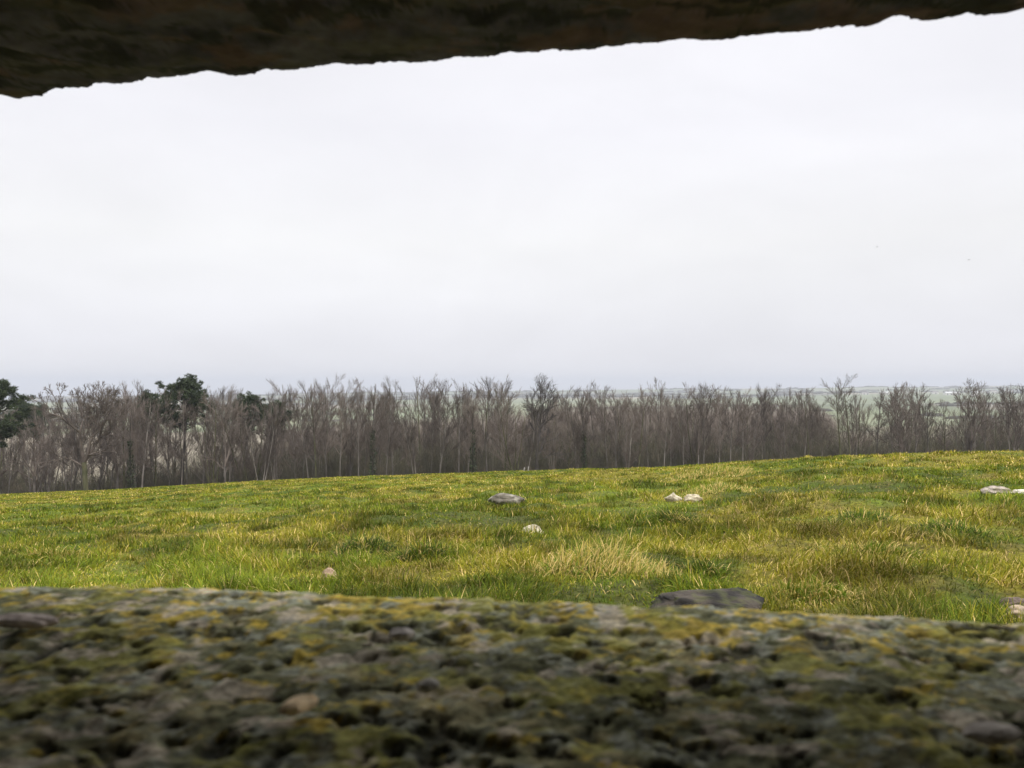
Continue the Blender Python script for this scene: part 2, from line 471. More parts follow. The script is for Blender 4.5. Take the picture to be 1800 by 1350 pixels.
# ------------------------------------------------------------------ stones
def ico(sub):
    import bmesh
    bm = bmesh.new(); bmesh.ops.create_icosphere(bm, subdivisions=sub, radius=1)
    V = np.array([v.co[:] for v in bm.verts]); T = np.array([[v.index for v in f.verts] for f in bm.faces]); bm.free()
    return V, T
ICO = ico(5)
def stone(name, u, v, size, label, c1, c2, seed, boxy=1.0, rot=0.0, sink=0.3, point=0.0, tilt=0.0, group='stones lying in the grass', dist=None, moss=0.0, angular=0.0, rough=1.0):
    x, y, z = px_ground(u, v)
    V, T = ICO; V = V.copy()
    if boxy != 1:
        V = np.sign(V) * np.abs(V) ** boxy
    r = np.random.default_rng(seed)
    if angular:
        for _ in range(14):
            nrm = r.normal(size=3); nrm /= np.linalg.norm(nrm); dcut = r.uniform(0.62, 0.95)
            dd = V @ nrm; over = np.clip(dd - dcut, 0, None); V = V - over[:, None] * nrm * angular
    s = seed * 3.7
    nse = (fbm(V[:, 0] * 1.6 + s, V[:, 1] * 1.6 + V[:, 2] * 1.9, seed, 4) - 0.5) * 0.45 + (fbm(V[:, 0] * 7 + V[:, 2] * 5, V[:, 1] * 7 - V[:, 2] * 6 + s, seed + 3, 3) - 0.5) * 0.10 * rough + (fbm(V[:, 0] * 22 + V[:, 2] * 9, V[:, 1] * 22 - V[:, 2] * 15 + s, seed + 6, 2) - 0.5) * 0.04 * rough
    V = V * (1 + nse)[:, None]
    if point:
        k = 1 - point * np.clip(V[:, 2], 0, 1); V[:, 0] *= k; V[:, 1] *= k
    V = V * np.array(size) * 0.5
    c, s_ = cos(tilt), sin(tilt); V = np.stack([V[:, 0] * c - V[:, 2] * s_, V[:, 1], V[:, 0] * s_ + V[:, 2] * c], -1)
    c, s_ = cos(rot), sin(rot); V = np.stack([V[:, 0] * c - V[:, 1] * s_, V[:, 0] * s_ + V[:, 1] * c, V[:, 2]], -1)
    t = sstep(0.4, 0.6, fbm(V[:, 0] * 14 / size[0] * 0.5 + 3, V[:, 1] * 14 / size[0] * 0.5 + V[:, 2] * 20, seed + 9, 4))
    col = lerp(np.array(c1), np.array(c2), t)
    if moss:
        col = lerp(col, np.array([0.09, 0.10, 0.03]), moss * sstep(0.55, 0.65, fbm(V[:, 0] * 30 + 8, V[:, 1] * 30 + V[:, 2] * 30, seed + 4, 3)))
    o = obj(name, np_mesh(name, V, None, T, col), M_stone, loc=(x, y, z + size[2] * (0.5 - sink)))
    tag(o, label, 'stone', group)
    STONE_SPOTS.append((x, y, min(size[0], size[1]) * 0.25))
    return o
WH1, WH2 = (0.52, 0.46, 0.34), (0.34, 0.29, 0.20)
stone('stone', 889, 888, (0.46, 0.30, 0.17), 'flat grey-topped stone slab lying tilted in the middle of the field', (0.27, 0.25, 0.20), (0.12, 0.105, 0.08), 11, boxy=0.45, tilt=-0.12, sink=0.08, angular=0.5)
stone('stone', 938, 938, (0.19, 0.2, 0.11), 'small white stone half buried in grass below the grey slab', WH1, WH2, 12, sink=0.42, point=0.5, tilt=-0.2, angular=0.6)
stone('stone', 1184, 882, (0.20, 0.17, 0.15), 'pale pointed stone, left one of the two small pale stones side by side', WH1, WH2, 13, sink=0.2, point=0.8, angular=0.8)
stone('stone', 1218, 883, (0.21, 0.18, 0.12), 'pale rounded stone, right one of the two small pale stones side by side', (0.50, 0.44, 0.31), (0.36, 0.30, 0.20), 14, sink=0.25)
stone('stone', 1754, 868, (0.32, 0.28, 0.10), 'broad pinkish-white stone in short grass near the right edge', (0.40, 0.34, 0.29), (0.24, 0.20, 0.15), 15, sink=0.35, angular=0.6, moss=0.5)
stone('stone', 1797, 867, (0.16, 0.16, 0.045), 'thin white flat stone at the right edge of the picture', (0.70, 0.66, 0.58), (0.6, 0.55, 0.45), 16, sink=0.2)
stone('stone', 579, 1024, (0.075, 0.08, 0.08), 'small pinkish-brown stone between blades left of centre, near the sill', (0.38, 0.26, 0.19), (0.28, 0.20, 0.13), 17, sink=0.15, point=0.2)
stone('stone', 1254, 1096, (0.40, 0.24, 0.14), 'large dark grey-brown flat rock just beyond the sill', (0.060, 0.050, 0.040), (0.022, 0.020, 0.018), 18, boxy=0.6, sink=0.2, angular=0.8, moss=0.35, tilt=0.06, rough=2.2)
stone('stone', 1794, 1094, (0.10, 0.1, 0.07), 'small pinkish stone at the right edge just beyond the sill', (0.40, 0.31, 0.22), (0.26, 0.20, 0.13), 19, sink=0.2)
stone('stone', 1785, 1072, (0.13, 0.10, 0.07), 'brown earthy stone at the right edge above the small pinkish one', (0.16, 0.12, 0.10), (0.10, 0.075, 0.06), 20, sink=0.3, angular=0.5)
grass_field()
for (cx, cy, cz, t) in tus_pts:
    tussock(cx, cy, cz, t[2], t[3], t[4], t[5], t[6])
def stem(u, v, h, label, lean=0.3):
    x, y, z = px_ground(u, v)
    a = np.array([0.0]); one = np.array([1.0])
    V, Q, T, C = blades(a, a, a, one * h, one * 0.009, one * lean, one * 0.1, one * 0.25, np.array([C_STRAW * 1.35]), 6)
    o = obj('dry_grass_stem', np_mesh('dry_grass_stem', V, Q, T, C), M_grass, loc=(x, y, z))
    tag(o, label, 'grass stem')
stem(793, 889, 0.24, 'single tall pale dry stem left of the grey slab stone', 0.18)

# ------------------------------------------------------------------ trees
def tube(V, F, pts, rads, n):
    base0 = len(V)
    up = Vector((0.31, 0.17, 0.93))
    for i, p in enumerate(pts):
        d = (pts[min(i + 1, len(pts) - 1)] - pts[max(i - 1, 0)])
        if d.length < 1e-6: d = Vector((0, 0, 1))
        d.normalize()
        a = d.cross(Vector((1, 0.2, 0.1)) if abs(d.z) > 0.9 else Vector((0, 0, 1))).normalized(); b = d.cross(a)
        for k in range(n):
            t = 2 * pi * k / n
            q = p + (a * cos(t) + b * sin(t)) * rads[i]
            V.append((q.x, q.y, q.z))
    for i in range(len(pts) - 1):
        for k in range(n):
            k2 = (k + 1) % n
            F.append((base0 + i * n + k, base0 + i * n + k2, base0 + (i + 1) * n + k2, base0 + (i + 1) * n + k))
def poly(R, p, d, L, seg, wander, up):
    pts = [p.copy()]; d = d.normalized()
    for i in range(seg):
        d = (d + Vector((R.gauss(0, wander), R.gauss(0, wander), R.gauss(0, wander) + up))).normalized()
        p = p + d * (L / seg); pts.append(p.copy())
    return pts, d
def side(R, d, ang):
    a = d.cross(Vector((R.uniform(-1, 1), R.uniform(-1, 1), R.uniform(-1, 1)))).normalized()
    return (d * cos(ang) + a * sin(ang)).normalized()
def at_len(pts, t):
    f = t * (len(pts) - 1); i = min(int(f), len(pts) - 2)
    return pts[i].lerp(pts[i + 1], f - i), (pts[i + 1] - pts[i]).normalized()
def twigs(R, V, F, pts, L, level, spread, up, n1, rmin):
    """sub-branches along a branch"""
    for k in range(n1):
        t = R.uniform(0.25, 1.0)
        p, d = at_len(pts, t)
        l2 = L * R.uniform(0.3, 0.6) * (1.15 - 0.5 * t)
        q, _ = poly(R, p, side(R, d, spread * R.uniform(0.6, 1.3)), l2, 3, 0.08, up)
        r2 = rmin * (1.0 + 0.7 * level)
        tube(V, F, q, [r2 * 1.3, r2, r2 * 0.8, r2 * 0.5], 3)
        if level > 0:
            twigs(R, V, F, q, l2, level - 1, spread, up, max(2, int(n1 * 0.6)), rmin)
def tree_mesh(name, V, F, mat):
    me = bpy.data.meshes.new(name); me.from_pydata(V, [], F); me.update(); me.materials.append(mat)
    me.polygons.foreach_set('use_smooth', np.ones(len(F), bool))
    return me
class Proto: pass
def slim_tree(seed, H=12.0, nb=24, start=0.22, bl=0.26, spread=0.55, up=0.12, stems=1, mat=M_bark, tmat=M_twig, r0=0.0085, rmin=0.0068, lvl=1, ivy=False):
    R = random.Random(seed); TV, TF, CV, CF, IV, IF = [], [], [], [], [], []
    for s in range(stems):
        d0 = Vector((R.uniform(-.05, .05), R.uniform(-.05, .05), 1)) if stems == 1 else Vector((R.uniform(-.3, .3), R.uniform(-.3, .3), 1))
        h = H * (1.0 if s == 0 else R.uniform(0.75, 0.97))
        base = Vector((R.uniform(-.25, .25), R.uniform(-.25, .25), -0.6)) if s else Vector((0, 0, -0.6))
        pts, _ = poly(R, base, d0, h * .93 + 0.6, 9, 0.022, 0.03)
        rb = H * r0 * (1 if s == 0 else 0.7)
        tube(TV, TF, pts, [rb * (1.25 if i == 0 else 1) * (1 - i / 9.6) ** 0.85 + 0.012 for i in range(10)], 6)
        for k in range(nb if s == 0 else int(nb * 0.7)):
            t = start + (0.90 - start) * ((k + R.random()) / nb) ** 1.1 if s == 0 else R.uniform(start, 0.9)
            p, d = at_len(pts, t)
            L = H * bl * R.uniform(0.6, 1.2) * (1.0 - 0.35 * t)
            b, _ = poly(R, p, side(R, d, spread * R.uniform(0.7, 1.6)), L, 5, 0.09, up)
            rr = rb * 0.22 * (1.1 - 0.75 * t) + 0.007
            tube(CV, CF, b, [rr * (1 - 0.14 * i) for i in range(6)], 4)
            twigs(R, CV, CF, b, L, lvl, spread * .75, up + .05, 12, rmin)
        if ivy:
            for k in range(900):
                t = R.random() ** 1.3 * 0.62; p, d = at_len(pts, t)
                a = R.uniform(0, 6.28); rad = rb + R.uniform(0.05, 0.38) * (1.1 - t)
                c = p + Vector((cos(a) * rad, sin(a) * rad, R.uniform(-.2, .2)))
                n0 = len(IV)
                for _ in range(3):
                    IV.append((c.x + R.gauss(0, .09), c.y + R.gauss(0, .09), c.z + R.gauss(0, .09)))
                IF.append((n0, n0 + 1, n0 + 2))
    P = Proto(); P.H = H
    P.parts = [('trunk', tree_mesh('trunk', TV, TF, mat)), ('crown', tree_mesh('crown', CV, CF, tmat))]
    if ivy: P.parts.append(('ivy', tree_mesh('ivy', IV, IF, M_ivy)))
    return P
def spreading_tree(seed, H=12.0, fork=0.3, mat=M_bark, tmat=M_twig, wide=0.5, levels=5, ratio=0.74, rb=0.26, rmin=0.012, ang=0.55, up=0.05, ntw=5):
    R = random.Random(seed); TV, TF, CV, CF = [], [], [], []
    pts, d = poly(R, Vector((0, 0, -0.6)), Vector((R.uniform(-.04, .04), R.uniform(-.04, .04), 1)), H * fork + 0.6, 5, 0.03, 0.02)
    tube(TV, TF, pts, [rb * 1.3, rb, rb * .92, rb * .88, rb * .84, rb * .8], 8)
    def rec(p, d, L, r, lv):
        q, dd = poly(R, p, d, L, 4, 0.11, up)
        tube(CV, CF, q, [r, r * .92, r * .84, r * .76, r * .68], 5 if lv > 2 else 3)
        if lv <= 0:
            twigs(R, CV, CF, q, L * 1.3, 0, 0.6, 0.04, ntw, rmin); return
        for _ in range(R.choice((2, 3, 3) if lv > 1 else (3, 3, 4))):
            rec(q[-1], side(R, dd, ang * R.uniform(0.5, 1.25)), L * ratio * R.uniform(0.75, 1.12), r * 0.62, lv - 1)
        for _ in range(2):
            p2, d2 = at_len(q, R.uniform(0.3, 0.9))
            rec(p2, side(R, d2, ang * R.uniform(0.9, 1.6)), L * ratio * R.uniform(0.5, 0.8), r * 0.45, lv - 2 if lv >= 2 else 0)
    L0 = H * (1 - fork) / sum(ratio ** i for i in range(levels)) * 1.02
    for i in range(3):
        rec(pts[-1], side(R, d, wide * R.uniform(0.5, 1.2) if i else 0.12), L0 * (1.1 if i == 0 else 1), rb * 0.6, levels - 1)
    for i in range(3):
        p2, d2 = at_len(pts, R.uniform(0.6, 0.95))
        rec(p2, side(R, d2, 1.0), L0 * 0.7, rb * 0.3, levels - 3)
    zm = max(v[2] for v in CV); k = H / zm
    CV = [(x * k, y * k, z * k) for x, y, z in CV]; TV = [(x * k, y * k, z * k) for x, y, z in TV]
    P = Proto(); P.H = H
    P.parts = [('trunk', tree_mesh('trunk', TV, TF, mat)), ('crown', tree_mesh('crown', CV, CF, tmat))]
    return P
def pine_tree(seed, H=14.0, crown_from=0.55, W=3.4, nl=34, rb=0.26, lopsided=0.0):
    R = random.Random(seed); TV, TF, LV, LF, NV, NF = [], [], [], [], [], []
    pts, _ = poly(R, Vector((0, 0, -0.6)), Vector((0.03, 0, 1)), H * 0.97 + 0.6, 8, 0.03, 0.03)
    tube(TV, TF, pts, [rb * (1.2 if i == 0 else 1) * (1 - 0.1 * i) for i in range(9)], 8)
    def clump(c, rad):
        for _ in range(int(230 * rad)):
            v = Vector((R.gauss(0, 1), R.gauss(0, 1), R.gauss(0, 1))).normalized() * rad * R.random() ** 0.4
            v.z *= 0.7; o = c + v
            dr = (v.normalized() + Vector((R.gauss(0, .5), R.gauss(0, .5), R.uniform(0, .9)))).normalized()
            s = dr.cross(Vector((R.gauss(0, 1), R.gauss(0, 1), R.gauss(0, 1)))).normalized() * 0.055
            n0 = len(NV); t = o + dr * R.uniform(0.18, 0.34)
            for q in (o - s, o + s, t): NV.append((q.x, q.y, q.z))
            NF.append((n0, n0 + 1, n0 + 2))
    for k in range(nl):
        t = crown_from + (0.985 - crown_from) * (k / nl) ** 0.8
        p, d = at_len(pts, t)
        az = R.uniform(0, 2 * pi)
        qq = (t - crown_from) / (1 - crown_from); prof = (0.45 + 0.55 * math.sin(pi * min(1, qq * 1.25))) * math.sqrt(max(.03, 1 - qq ** 4))
        L = W * max(0.25, prof) * R.uniform(0.55, 1.15)
        if cos(az) < 0: L *= 1 + lopsided
        dd = Vector((cos(az), sin(az), R.uniform(-0.05, 0.45)))
        q, _ = poly(R, p, dd, L, 5, 0.12, 0.07)
        tube(LV, LF, q, [0.075, .06, .05, .04, .03, .02], 4)
        for tt in (0.45, 0.65, 0.82, 1.0):
            c, d3 = at_len(q, tt)
            for _ in range(2):
                c2 = c + Vector((R.gauss(0, .45), R.gauss(0, .45), R.gauss(0.12, .28)))
                clump(c2, R.uniform(0.2, 0.48))
    P = Proto(); P.H = max(v[2] for v in NV)
    P.parts = [('trunk', tree_mesh('trunk', TV, TF, M_bark_dark)), ('limbs', tree_mesh('limbs', LV, LF, M_bark_dark)), ('crown', tree_mesh('crown', NV, NF, M_needle))]
    return P
def place(P, name, u, r, vtop, label, group=None, cat='tree', rz=None, squash=None, rnd=random):
    """stand prototype P on the terrain in the direction of column u, r metres away, as tall as its top is in the picture"""
    x = (u - 900) / FPX * r; y = r
    z = float(ground_z(np.array([x]), np.array([y]))[0])
    top = (675 - vtop) / FPX * y
    s = (top - z) / P.H
    w = s if squash is None else s * squash
    t = empty(name, (x, y, z))
    t.rotation_euler = (0, 0, rnd.uniform(0, 6.28) if rz is None else rz)
    t.scale = (w, w, s)
    tag(t, label, cat, group)
    for pn, me in P.parts:
        o = bpy.data.objects.new(pn, me); o.parent = t; link(o)
    return t

RT = random.Random(77)
SL = [slim_tree(100 + i, nb=RT.choice((16, 20, 24)), start=RT.uniform(.18, .4), spread=RT.uniform(.5, .75), up=RT.uniform(.06, .11), bl=RT.uniform(.24, .31), mat=(M_bark, M_bark, M_bark_green)[i % 3]) for i in range(8)]
MULTI = [slim_tree(200 + i, nb=14, stems=3 + i % 2, start=.15, spread=.55, up=.08, mat=(M_bark, M_bark_green)[i % 2], r0=.009) for i in range(5)]
IVY = [slim_tree(300 + i, nb=20, ivy=True, mat=M_bark_dark) for i in range(2)]
SP = [spreading_tree(400 + i, mat=M_bark, fork=.22 + .05 * i, levels=4, rb=.2) for i in range(3)]

TOPU = [0, 60, 110, 150, 200, 230, 300, 360, 400, 440, 520, 560, 600, 640, 690, 760, 800, 860, 900, 960, 1010, 1060, 1100, 1150, 1200, 1230, 1270, 1330, 1370, 1410, 1450, 1480, 1530, 1580, 1620, 1660, 1700, 1740, 1780, 1800]
TOPV = [715, 712, 698, 690, 684, 680, 686, 686, 684, 686, 674, 676, 672, 680, 676, 670, 674, 672, 672, 680, 680, 676, 688, 682, 684, 672, 686, 680, 675, 682, 690, 672, 684, 676, 680, 690, 672, 684, 674, 676]
i = 0
G_WOOD = 'slim bare trees of the wood edge'
L_SLIM = 'slim bare grey-brown tree among many in the dense wood along the field edge'
L_MULTI = 'many-stemmed bare grey-brown tree among many in the dense wood along the field edge'
for row, (n, r_lo, r_hi, dv0) in enumerate(((95, 96, 103, 9), (100, 104, 113, 1), (95, 114, 130, 2))):
    for k in range(n):
        dv = dv0
        u = -60 + (1920) * (k + RT.uniform(.1, .9)) / n
        # thinner stand on the left where the fields show through the trunks
        if u < 430 and row > 0 and RT.random() < (0.1 if row == 1 else 0.45): continue
        if 1440 < u < 1560 and RT.random() < 0.6: continue
        if 1640 < u < 1680 and RT.random() < 0.7: continue
        if 0 < u < 60 and row == 0 and RT.random() < .4: continue
        if abs(u - 945) < 16 and row == 0: continue
        if 900 < u < 990: dv = dv + 30 * (1 - abs(u - 945) / 60)
        vt = float(np.interp(u, TOPU, TOPV)) + dv + RT.gauss(0, 3.5) + (6 if RT.random() < .35 else 0)
        if RT.random() < .16: vt += RT.uniform(20, 60)
        P = RT.choice(SL) if RT.random() < .78 else RT.choice(MULTI)
        place(P, 'bare_tree', u, RT.uniform(r_lo, r_hi), vt, L_MULTI if P in MULTI else L_SLIM,
              G_WOOD if P in SL else 'many-stemmed bare trees of the wood edge', rnd=RT, squash=RT.uniform(.8, 1.15))

# trees one can tell apart
big = spreading_tree(501, H=12, fork=.36, levels=5, ratio=.80, rb=.2, mat=M_bark_dark, tmat=M_twig_dark, wide=.45, ang=.45, rmin=.0085, up=.04, ntw=3)
place(big, 'bare_tree', 944, 88, 654, 'tallest bare tree in the centre, dark trunk and open vase-shaped crown above the wood', rz=0.6, squash=1.18)
oak = spreading_tree(502, H=12, fork=.3, levels=6, ratio=.77, rb=.3, mat=M_bark_green, tmat=M_twig, wide=.8, ang=.62, rmin=.012)
place(oak, 'bare_tree', 152, 92, 668, 'broad round-crowned bare tree at the left, between the two pines', rz=2.2, squash=.85)
oak2 = spreading_tree(503, H=12, fork=.22, levels=5, ratio=.77, rb=.22, mat=M_bark, wide=.6, ang=.55)
place(oak2, 'bare_tree', 1585, 98, 674, 'round-topped bushy bare tree in the right third of the wood edge', rz=.4, squash=.8)
place(oak2, 'bare_tree', 1782, 95, 672, 'bushy bare tree at the right end of the wood edge', rz=2.9, squash=.7)
place(spreading_tree(504, levels=5, fork=.3, mat=M_bark_dark, rb=.2), 'bare_tree', 1705, 96, 660, 'thin-topped bare tree left of the bushy one at the right end', rz=1.2, squash=.62)
place(SL[2], 'bare_tree', 1478, 94, 666, 'straight tall bare tree standing before the pale green gap on the right', rz=1.0, squash=1.1)
place(SL[5], 'bare_tree', 1497, 96, 676, 'shorter bare tree just right of the straight tall one before the green gap', rz=3.0)
place(SP[0], 'bare_tree', 1228, 97, 668, 'small fan-topped bare tree poking above the far wood right of centre', rz=1.0, squash=.5)
place(SP[1], 'bare_tree', 1015, 96, 740, 'low bare spreading tree right of the tallest centre tree', rz=1.0, squash=.6)
place(IVY[0], 'bare_tree', 1026, 97, 690, 'ivy-clad slim tree right of the tallest centre tree', rz=.3)
place(IVY[1], 'bare_tree', 832, 97, 678, 'ivy-clad slim tree left of the tallest centre tree', rz=.3)
place(IVY[0], 'bare_tree', 655, 96, 676, 'ivy-clad slim tree in the left half of the wood', rz=2.3)
place(IVY[1], 'bare_tree', 232, 95, 690, 'ivy-clad trunk just left of the tall pine', rz=1.3)
place(SP[2], 'bare_tree', 60, 94, 720, 'low spreading bare tree right of the pine at the left edge', rz=.7)
place(SP[0], 'bare_tree', 205, 99, 690, 'bare tree close on the right of the broad round-crowned one', rz=2.9, squash=.8)
place(SP[1], 'bare_tree', 395, 97, 684, 'bare spreading tree just right of the tall pine', rz=2.9, squash=.7)
# pines
pA = pine_tree(601, H=14, crown_from=.60, W=3.0, nl=34, lopsided=.35)
place(pA, 'pine_tree', 318, 103, 654, 'tall dark pine rising above the bare trees on the left', rz=0.2, squash=.95)
pB = pine_tree(602, H=14, crown_from=.48, W=3.3, nl=24)
place(pB, 'pine_tree', -8, 88, 656, 'dark green pine cut off by the left edge of the picture', rz=1.2, squash=1.0)
pC = pine_tree(603, H=13, crown_from=.62, W=2.6, nl=26)
place(pC, 'pine_tree', 432, 112, 685, 'lower dark pine right of the tall pine, half hidden by bare trees', rz=1.0)
place(pC, 'pine_tree', 487, 114, 700, 'rightmost low pine, mostly hidden among bare trees', rz=2.5)
place(pA, 'pine_tree', 268, 112, 682, 'smaller pine crown touching the tall pine on its left', rz=3.5, squash=.75)
place(pC, 'pine_tree', 37, 150, 699, 'tiny far pine top just right of the left-edge pine', rz=.1, squash=.8)
place(pC, 'pine_tree', 66, 155, 704, 'second tiny far pine top, farther right of the left-edge pine', rz=1.9, squash=.8)

# ------------------------------------------------------------------ undergrowth and far wood
def strokes(n, ufun, rfun, hfun, w, lean, seed, sub=3):
    g = np.random.default_rng(seed)
    u = ufun(g, n); r = rfun(g, n, u)
    x = (u - 900) / FPX * r; y = r; z = ground_z(x, y)
    H = hfun(g, n, x, y, u)
    # a stroke is a thin tapering three-sided spike with a random start height
    b0 = g.random(n) ** 1.5 * 0.75 * H
    L = H * g.uniform(.18, .5, n); L = np.minimum(L, H - b0 + 0.3)
    az = g.uniform(0, 2 * pi, n); ln = np.abs(g.normal(0, lean, n))
    bx, by, bz = x, y, z + b0
    tx = x + np.cos(az) * np.sin(ln) * L; ty = y + np.sin(az) * np.sin(ln) * L; tz = bz + np.cos(ln) * L
    W = w * g.uniform(.5, 1.5, n)
    V = np.zeros((n, 4, 3))
    for k in range(3):
        a = az + k * 2.094
        V[:, k, 0] = bx + np.cos(a) * W; V[:, k, 1] = by + np.sin(a) * W; V[:, k, 2] = bz
    V[:, 3, 0] = tx; V[:, 3, 1] = ty; V[:, 3, 2] = tz
    b = (np.arange(n) * 4)[:, None]
    T = np.concatenate([b + np.array([[0, 1, 3]]), b + np.array([[1, 2, 3]]), b + np.array([[2, 0, 3]])])
    return V.reshape(-1, 3), T
def uwood(g, n): return g.uniform(-80, 1880, n)
def h_under(g, n, x, y, u):
    m = fbm(x * .22, y * .22, 121, 3)
    side_ = np.interp(u, [0, 150, 300, 450, 1400, 1800], [.9, .6, .8, 1, 1, .9])
    return (3.4 + 4.6 * sstep(.3, .7, m)) * side_ * g.uniform(.5, 1.1, n)
V, T = strokes(190000, uwood, lambda g, n, u: g.uniform(101, 126, n), h_under, .016, .45, 131)
o = obj('undergrowth', np_mesh('undergrowth', V, None, T, None, smooth=False), M_brush)
tag(o, 'dense brown leafless brush filling the foot of the wood edge', 'undergrowth', kind='stuff')
def u_far(g, n): return g.uniform(470, 1470, n)
def h_far(g, n, x, y, u):
    vt = np.interp(u, [470, 560, 700, 930, 980, 1050, 1120, 1250, 1400, 1440, 1470], [750, 738, 730, 716, 707, 702, 704, 704, 705, 712, 730]) + 3 * (fbm(x * .25, y * .02, 141, 3) - .5)
    return np.maximum(2, (675 - vt) / FPX * y - ground_z(x, y)) * g.uniform(.86, 1.0, n)
V, T = strokes(120000, u_far, lambda g, n, u: g.uniform(185, 235, n), h_far, .03, .3, 151)
o = obj('distant_wood', np_mesh('distant_wood', V, None, T, None, smooth=False), M_farwood)
tag(o, 'even-topped purple-grey leafless wood behind the first line of trees', 'distant wood', kind='stuff')
# hedges and copses on the far farmland
def hedges():
    g = np.random.default_rng(161); Vs, Ts = [], []; o_ = 0
    V0, T0 = ico(2)
    for k in range(260):
        u = g.uniform(-100, 1900); r = g.choice([g.uniform(700, 1200), g.uniform(2300, 4300), g.uniform(2500, 4500), g.uniform(2500, 4500)])
        x = (u - 900) / FPX * r; y = r; z = float(ground_z(np.array([x]), np.array([y]))[0])
        n = g.integers(3, 9); dr = g.uniform(-.25, .25)
        for j in range(n):
            s = np.array([g.uniform(9, 24), g.uniform(6, 12), g.uniform(3, 8)]) * (0.5 if r < 1300 else 1)
            cx = x + j * s[0] * 1.1; cy = y + j * s[0] * 1.1 * dr
            cz = float(ground_z(np.array([cx]), np.array([cy]))[0])
            W = V0 * s * (1 + .5 * (fbm(V0[:, 0] * 3 + j, V0[:, 1] * 3 + V0[:, 2] * 4 + k, 5, 3) - .5))[:, None] + [cx, cy, cz]
            Vs.append(W); Ts.append(T0 + o_); o_ += len(W)
    o = obj('far_hedges', np_mesh('far_hedges', np.vstack(Vs), None, np.vstack(Ts)), mat_noise('hedge_twigs', (.05, .048, .035), (.10, .09, .065), .05))
    tag(o, 'dark hedges and copses scattered over the far farmland', 'hedges', kind='stuff')
hedges()

# ------------------------------------------------------------------ far farm buildings
M_white = mat_noise('pale_render', (.62, .60, .56), (.75, .73, .69), .2)
M_roof = mat_noise('grey_roof', (.16, .14, .14), (.24, .21, .20), .3)
M_roofw = mat_noise('pale_sheet_roof', (.50, .50, .50), (.64, .64, .63), .2)
M_dark = mat_noise('dark_opening', (.03, .03, .035), (.05, .05, .055), .5)
def box(name, x0, x1, y0, y1, z0, z1, m, parent):
    V = [(x, y, z) for z in (z0, z1) for y in (y0, y1) for x in (x0, x1)]
    F = [(0, 2, 3, 1), (4, 5, 7, 6), (0, 1, 5, 4), (2, 6, 7, 3), (0, 4, 6, 2), (1, 3, 7, 5)]
    me = bpy.data.meshes.new(name); me.from_pydata(V, [], F); me.update()
    return obj(name, me, m, parent)
def farm(u, v, r, w, h, label, roofm, dp=14):
    x = (u - 900) / FPX * r; y = r; z = (675 - v) / FPX * r - h * .9
    gz = float(ground_z(np.array([x]), np.array([y]))[0]); 
    t = empty('farm_building', (x, y, gz)); zb = -1.0; h2 = max(h, z - gz + h)
    tag(t, label, 'farm building', 'pale buildings on the far hillside')
    box('wall', -w / 2, w / 2, 0, dp, zb, h2 * .6, M_white, t)
    V = [(-w / 2 - .5, -.6, h2 * .6 + .01), (w / 2 + .5, -.6, h2 * .6 + .01), (w / 2 + .5, dp + .6, h2 * .6 + .01), (-w / 2 - .5, dp + .6, h2 * .6 + .01), (-w / 2 - .5, dp / 2, h2), (w / 2 + .5, dp / 2, h2)]
    F = [(0, 1, 5, 4), (2, 3, 4, 5), (0, 4, 3), (1, 2, 5), (0, 3, 2, 1)]
    me = bpy.data.meshes.new('roof'); me.from_pydata(V, [], F); me.update(); obj('roof', me, roofm, t)
    n = max(1, int(w // 9))
    for k in range(n):
        cx = -w / 2 + (k + .5) * w / n
        box('door', cx - 1.4, cx + 1.4, -.12, .05, 0.02, min(h2 * .4, 3.6), M_dark, t)
farm(1556, 691, 2300, 24, 9, 'small pale far building behind the round-topped bushy tree on the right', M_roofw)
farm(1645, 690, 2300, 16, 9, 'small grey-roofed far building left of the long white barn', M_roof)
farm(1675, 692, 2200, 38, 9, 'long white barn on the far hillside, widest of the far buildings', M_roofw)
farm(1716, 691, 2100, 13, 14, 'small bright far house just right of the thin-topped tree', M_roofw)
farm(1748, 690, 2300, 18, 10, 'far grey-roofed house left of the bushy tree at the right end', M_roof)
farm(1775, 691, 2300, 20, 9, 'rightmost small pale building on the far hillside', M_roofw)
farm(1522, 691, 2350, 20, 8, 'leftmost small pale building on the far hillside', M_roof)

# pale stakes at the foot of the wood
def stake(u, r, h, w, label):
    x = (u - 900) / FPX * r; z = float(ground_z(np.array([x]), np.array([r]))[0])
    V, F = [], []
    tube(V, F, [Vector((0, 0, -.3)), Vector((0.01, 0, h * .5)), Vector((0.03, .01, h))], [w, w * .9, w * .8], 7)
    n0 = len(V); V.append((0.03, .01, h + w * .8)); F += [(n0 - 7 + k, n0 - 7 + (k + 1) % 7, n0) for k in range(7)]
    me = tree_mesh('stake', V, F, mat_noise('weathered_wood', (.20, .19, .18), (.32, .31, .29), 3))
    o = obj('stake', me, None, loc=(x, r, z)); tag(o, label, 'stake', 'pale stakes at the wood edge')
for k_, (uu, lb) in enumerate(((921, 'left one of the two pale stakes below the tallest tree'), (928, 'right one of the two pale stakes below the tallest tree'))):
    stake(uu, 41 + k_ * .4, .20 + .06 * k_, .035, lb)

